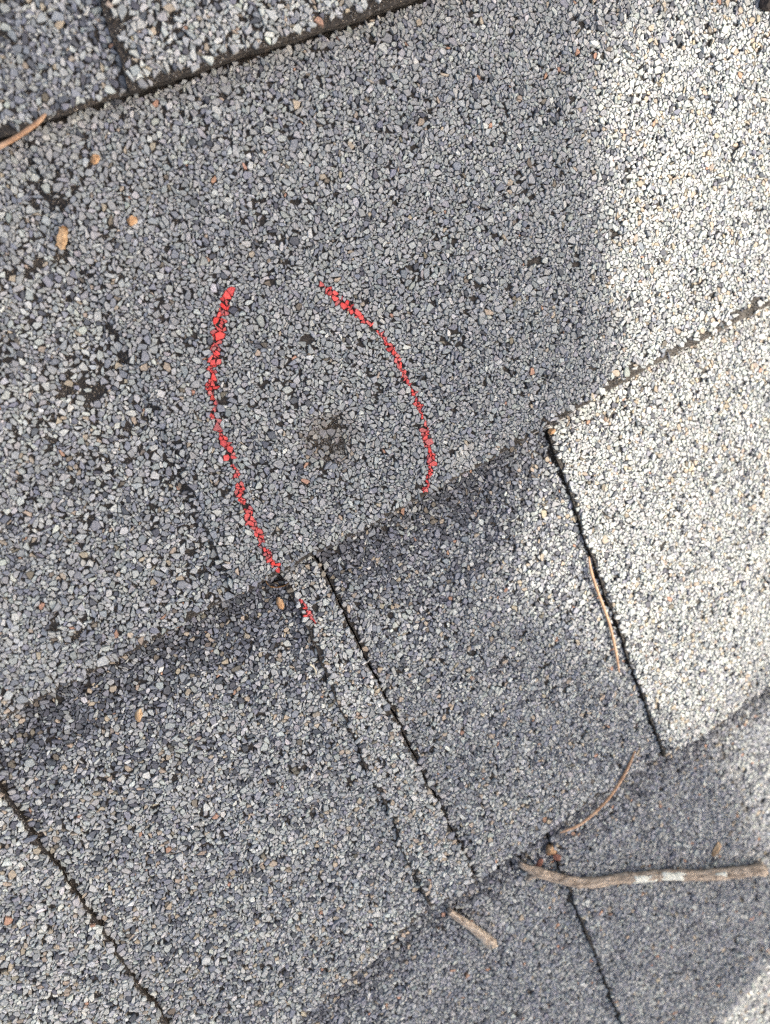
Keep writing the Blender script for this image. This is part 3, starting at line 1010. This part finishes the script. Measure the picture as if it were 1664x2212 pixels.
def ribbon(path, width, mat, name, root, thick=0.0002, seed=3):
    P_ = [np.array(p) for p in path]
    V, F = [], []
    for i, p in enumerate(P_):
        w = width * math.sin(math.pi * (i + 0.6) / (len(P_) + 0.2)) ** 0.5
        for dz, off in ((w, 0), (w, thick), (-w, thick), (-w, 0)):
            d = P_[min(i + 1, len(P_) - 1)] - P_[max(i - 1, 0)]
            nrm = np.cross(d, (0, 0, 1)); nrm /= np.linalg.norm(nrm) + 1e-12
            V.append(p + nrm * off + np.array([0, 0, dz]))
    for i in range(len(P_) - 1):
        for j in range(4):
            F.append((i * 4 + j, i * 4 + (j + 1) % 4, i * 4 + 4 + (j + 1) % 4, i * 4 + 4 + j))
    F += [(0, 1, 2, 3), tuple(len(P_) * 4 - 1 - j for j in range(4))]
    return part(name, V, F, mat, root)


hk = root_at('seed_husk', c - np.array([0, 0, 0.0016]), 'curled brown seed husk tucked under the edge at the end of the long red stroke', 'husk')
ribbon([surf(u, v, 0.0014) for u, v in ((574, 1247), (576, 1258), (584, 1266), (598, 1268), (612, 1265), (624, 1259))], 0.0006, MAT_HUSK, 'shell', hk)
ribbon([surf(u, v, 0.0012) for u, v in ((590, 1258), (600, 1254), (612, 1250), (621, 1254))], 0.0007, MAT_DARKB, 'shell', hk)

# cream curled flake
fl = root_at('cream_flake', surf(679, 1450, 0), 'tiny cream curled flake left of the narrow strip', 'flake')
ribbon([surf(u, v, 0.0013) for u, v in ((671, 1434), (678, 1438), (683, 1446), (684, 1456))], 0.0006, MAT_CREAM, 'curl', fl, 0.0005)

# spider silk where the joint meets the edge
wb = root_at('spider_silk', surf(1195, 910, 0), 'fine pale spider threads along the edge at the sunlit tab corner', 'cobweb')
for i, (a, b) in enumerate((((1150, 938), (1232, 893)), ((1165, 934), (1245, 882)), ((1178, 922), (1222, 903)), ((1176, 930), (1206, 905)))):
    p, q = surf(*a, 0.0010), surf(*b, 0.0012)
    v_, f_, _, _ = tube([p, (p + q) / 2 + np.array([0, 0, .0002]), q], [0.00010] * 3, 5, 4, 0, 70 + i)
    part('thread', v_, f_, MAT_SILK, wb)

# ------------------------------------------------------------------ unseen tree added for its shadow; its crown shades the left of the picture
# sunlit patches of the roof, as the photograph shows them
SUNLIT = [
    [(1420, 10), (1330, 90), (1290, 200), (1290, 300), (1284, 480), (1286, 640), (1300, 780), (1262, 850), (1205, 925), (1160, 1000), (1135, 1090), (1125, 1230), (1150, 1330), (1215, 1375), (1270, 1430),
     (1340, 1490), (1420, 1560), (1450, 1600), (1520, 1570), (1600, 1500), (1664, 1450), (1900, 1250), (1900, -60), (1600, -30)],
    [(1555, 1590), (1575, 1660), (1600, 1740), (1628, 1840), (1660, 1910), (1900, 1950), (1900, 1420), (1664, 1520)],
    [(1664, 2045), (1555, 2180), (1465, 2330), (1900, 2330), (1900, 1950)],
]
SUNLIT = [[at(u, v, -0.003)[:2] for u, v in poly] for poly in SUNLIT]
sv = np.array(SUNV)
NL = 26000
lr = np.random.default_rng(99)
HD = lr.uniform(0.95, 1.25, NL) / sv[2]                 # distance up the sunbeam
sxx, syy = lr.uniform(-0.46, 0.46, NL), lr.uniform(-0.55, 0.42, NL)
lit = np.zeros(NL, bool)
for poly in SUNLIT:
    lit |= in_poly(sxx, syy, poly)
s = np.nonzero(~lit)[0]  # leaves only where their shadow is wanted
ctr = np.stack([sxx[s], syy[s], np.full(len(s), -0.003)], 1) + sv[None, :] * HD[s][:, None]
nl = len(s)
e1 = lr.normal(0, 1, (nl, 3)); e1 -= (e1 @ sv)[:, None] * sv * 0.75; e1 /= np.linalg.norm(e1, axis=1)[:, None]
e2 = np.cross(e1, sv[None, :] + lr.normal(0, .35, (nl, 3))); e2 /= np.linalg.norm(e2, axis=1)[:, None]
e3 = np.cross(e1, e2)
ll = lr.uniform(0.008, 0.013, nl)[:, None]; lw = ll * 0.52
lv = np.stack([ctr - e1 * ll, ctr - e2 * lw + e3 * lw * .2, ctr + e1 * ll, ctr + e2 * lw + e3 * lw * .2], 1)
tree_base = np.array([-1.75, -1.0, -2.6])
tree = root_at('added_shade_tree', tree_base, 'unseen small leafed tree added to cast shade over the roof', 'tree')
loops = (np.array([0, 1, 2, 0, 2, 3])[None, :] + (np.arange(nl) * 4)[:, None]).ravel()
cr = fast_mesh('crown', lv.reshape(-1, 3) - tree_base, loops, np.full(nl * 2, 3), MAT_LEAF, tree)
cr['kind'] = 'stuff'
top = np.array([-2.1, -0.35, -0.003]) + sv * (1.1 / sv[2])
v_, f_, _, _ = tube([tree_base, tree_base * .5 + top * .5 + np.array([.05, .04, 0]), top], [0.11, 0.09, 0.05], 14, 6, 0.08, 81)
part('trunk', v_, f_, MAT_TRUNK, tree)
mid = np.array([-0.7, -0.1, 0]) + sv * (1.1 / sv[2])
for i, q in enumerate(((-0.35, 0.30), (-0.40, -0.10), (-0.20, -0.45), (0.02, 0.35), (-0.05, 0.0), (0.05, -0.42))):
    tip = np.array([q[0], q[1], 0]) + sv * (1.1 / sv[2])
    v_, f_, _, _ = tube([top, top * .5 + mid * .5 + np.array([0, 0, .12]), tip * .6 + mid * .4, tip], [0.03, 0.018, 0.008, 0.003], 8, 5, 0.1, 90 + i)
    part('limb', v_, f_, MAT_TRUNK, tree)
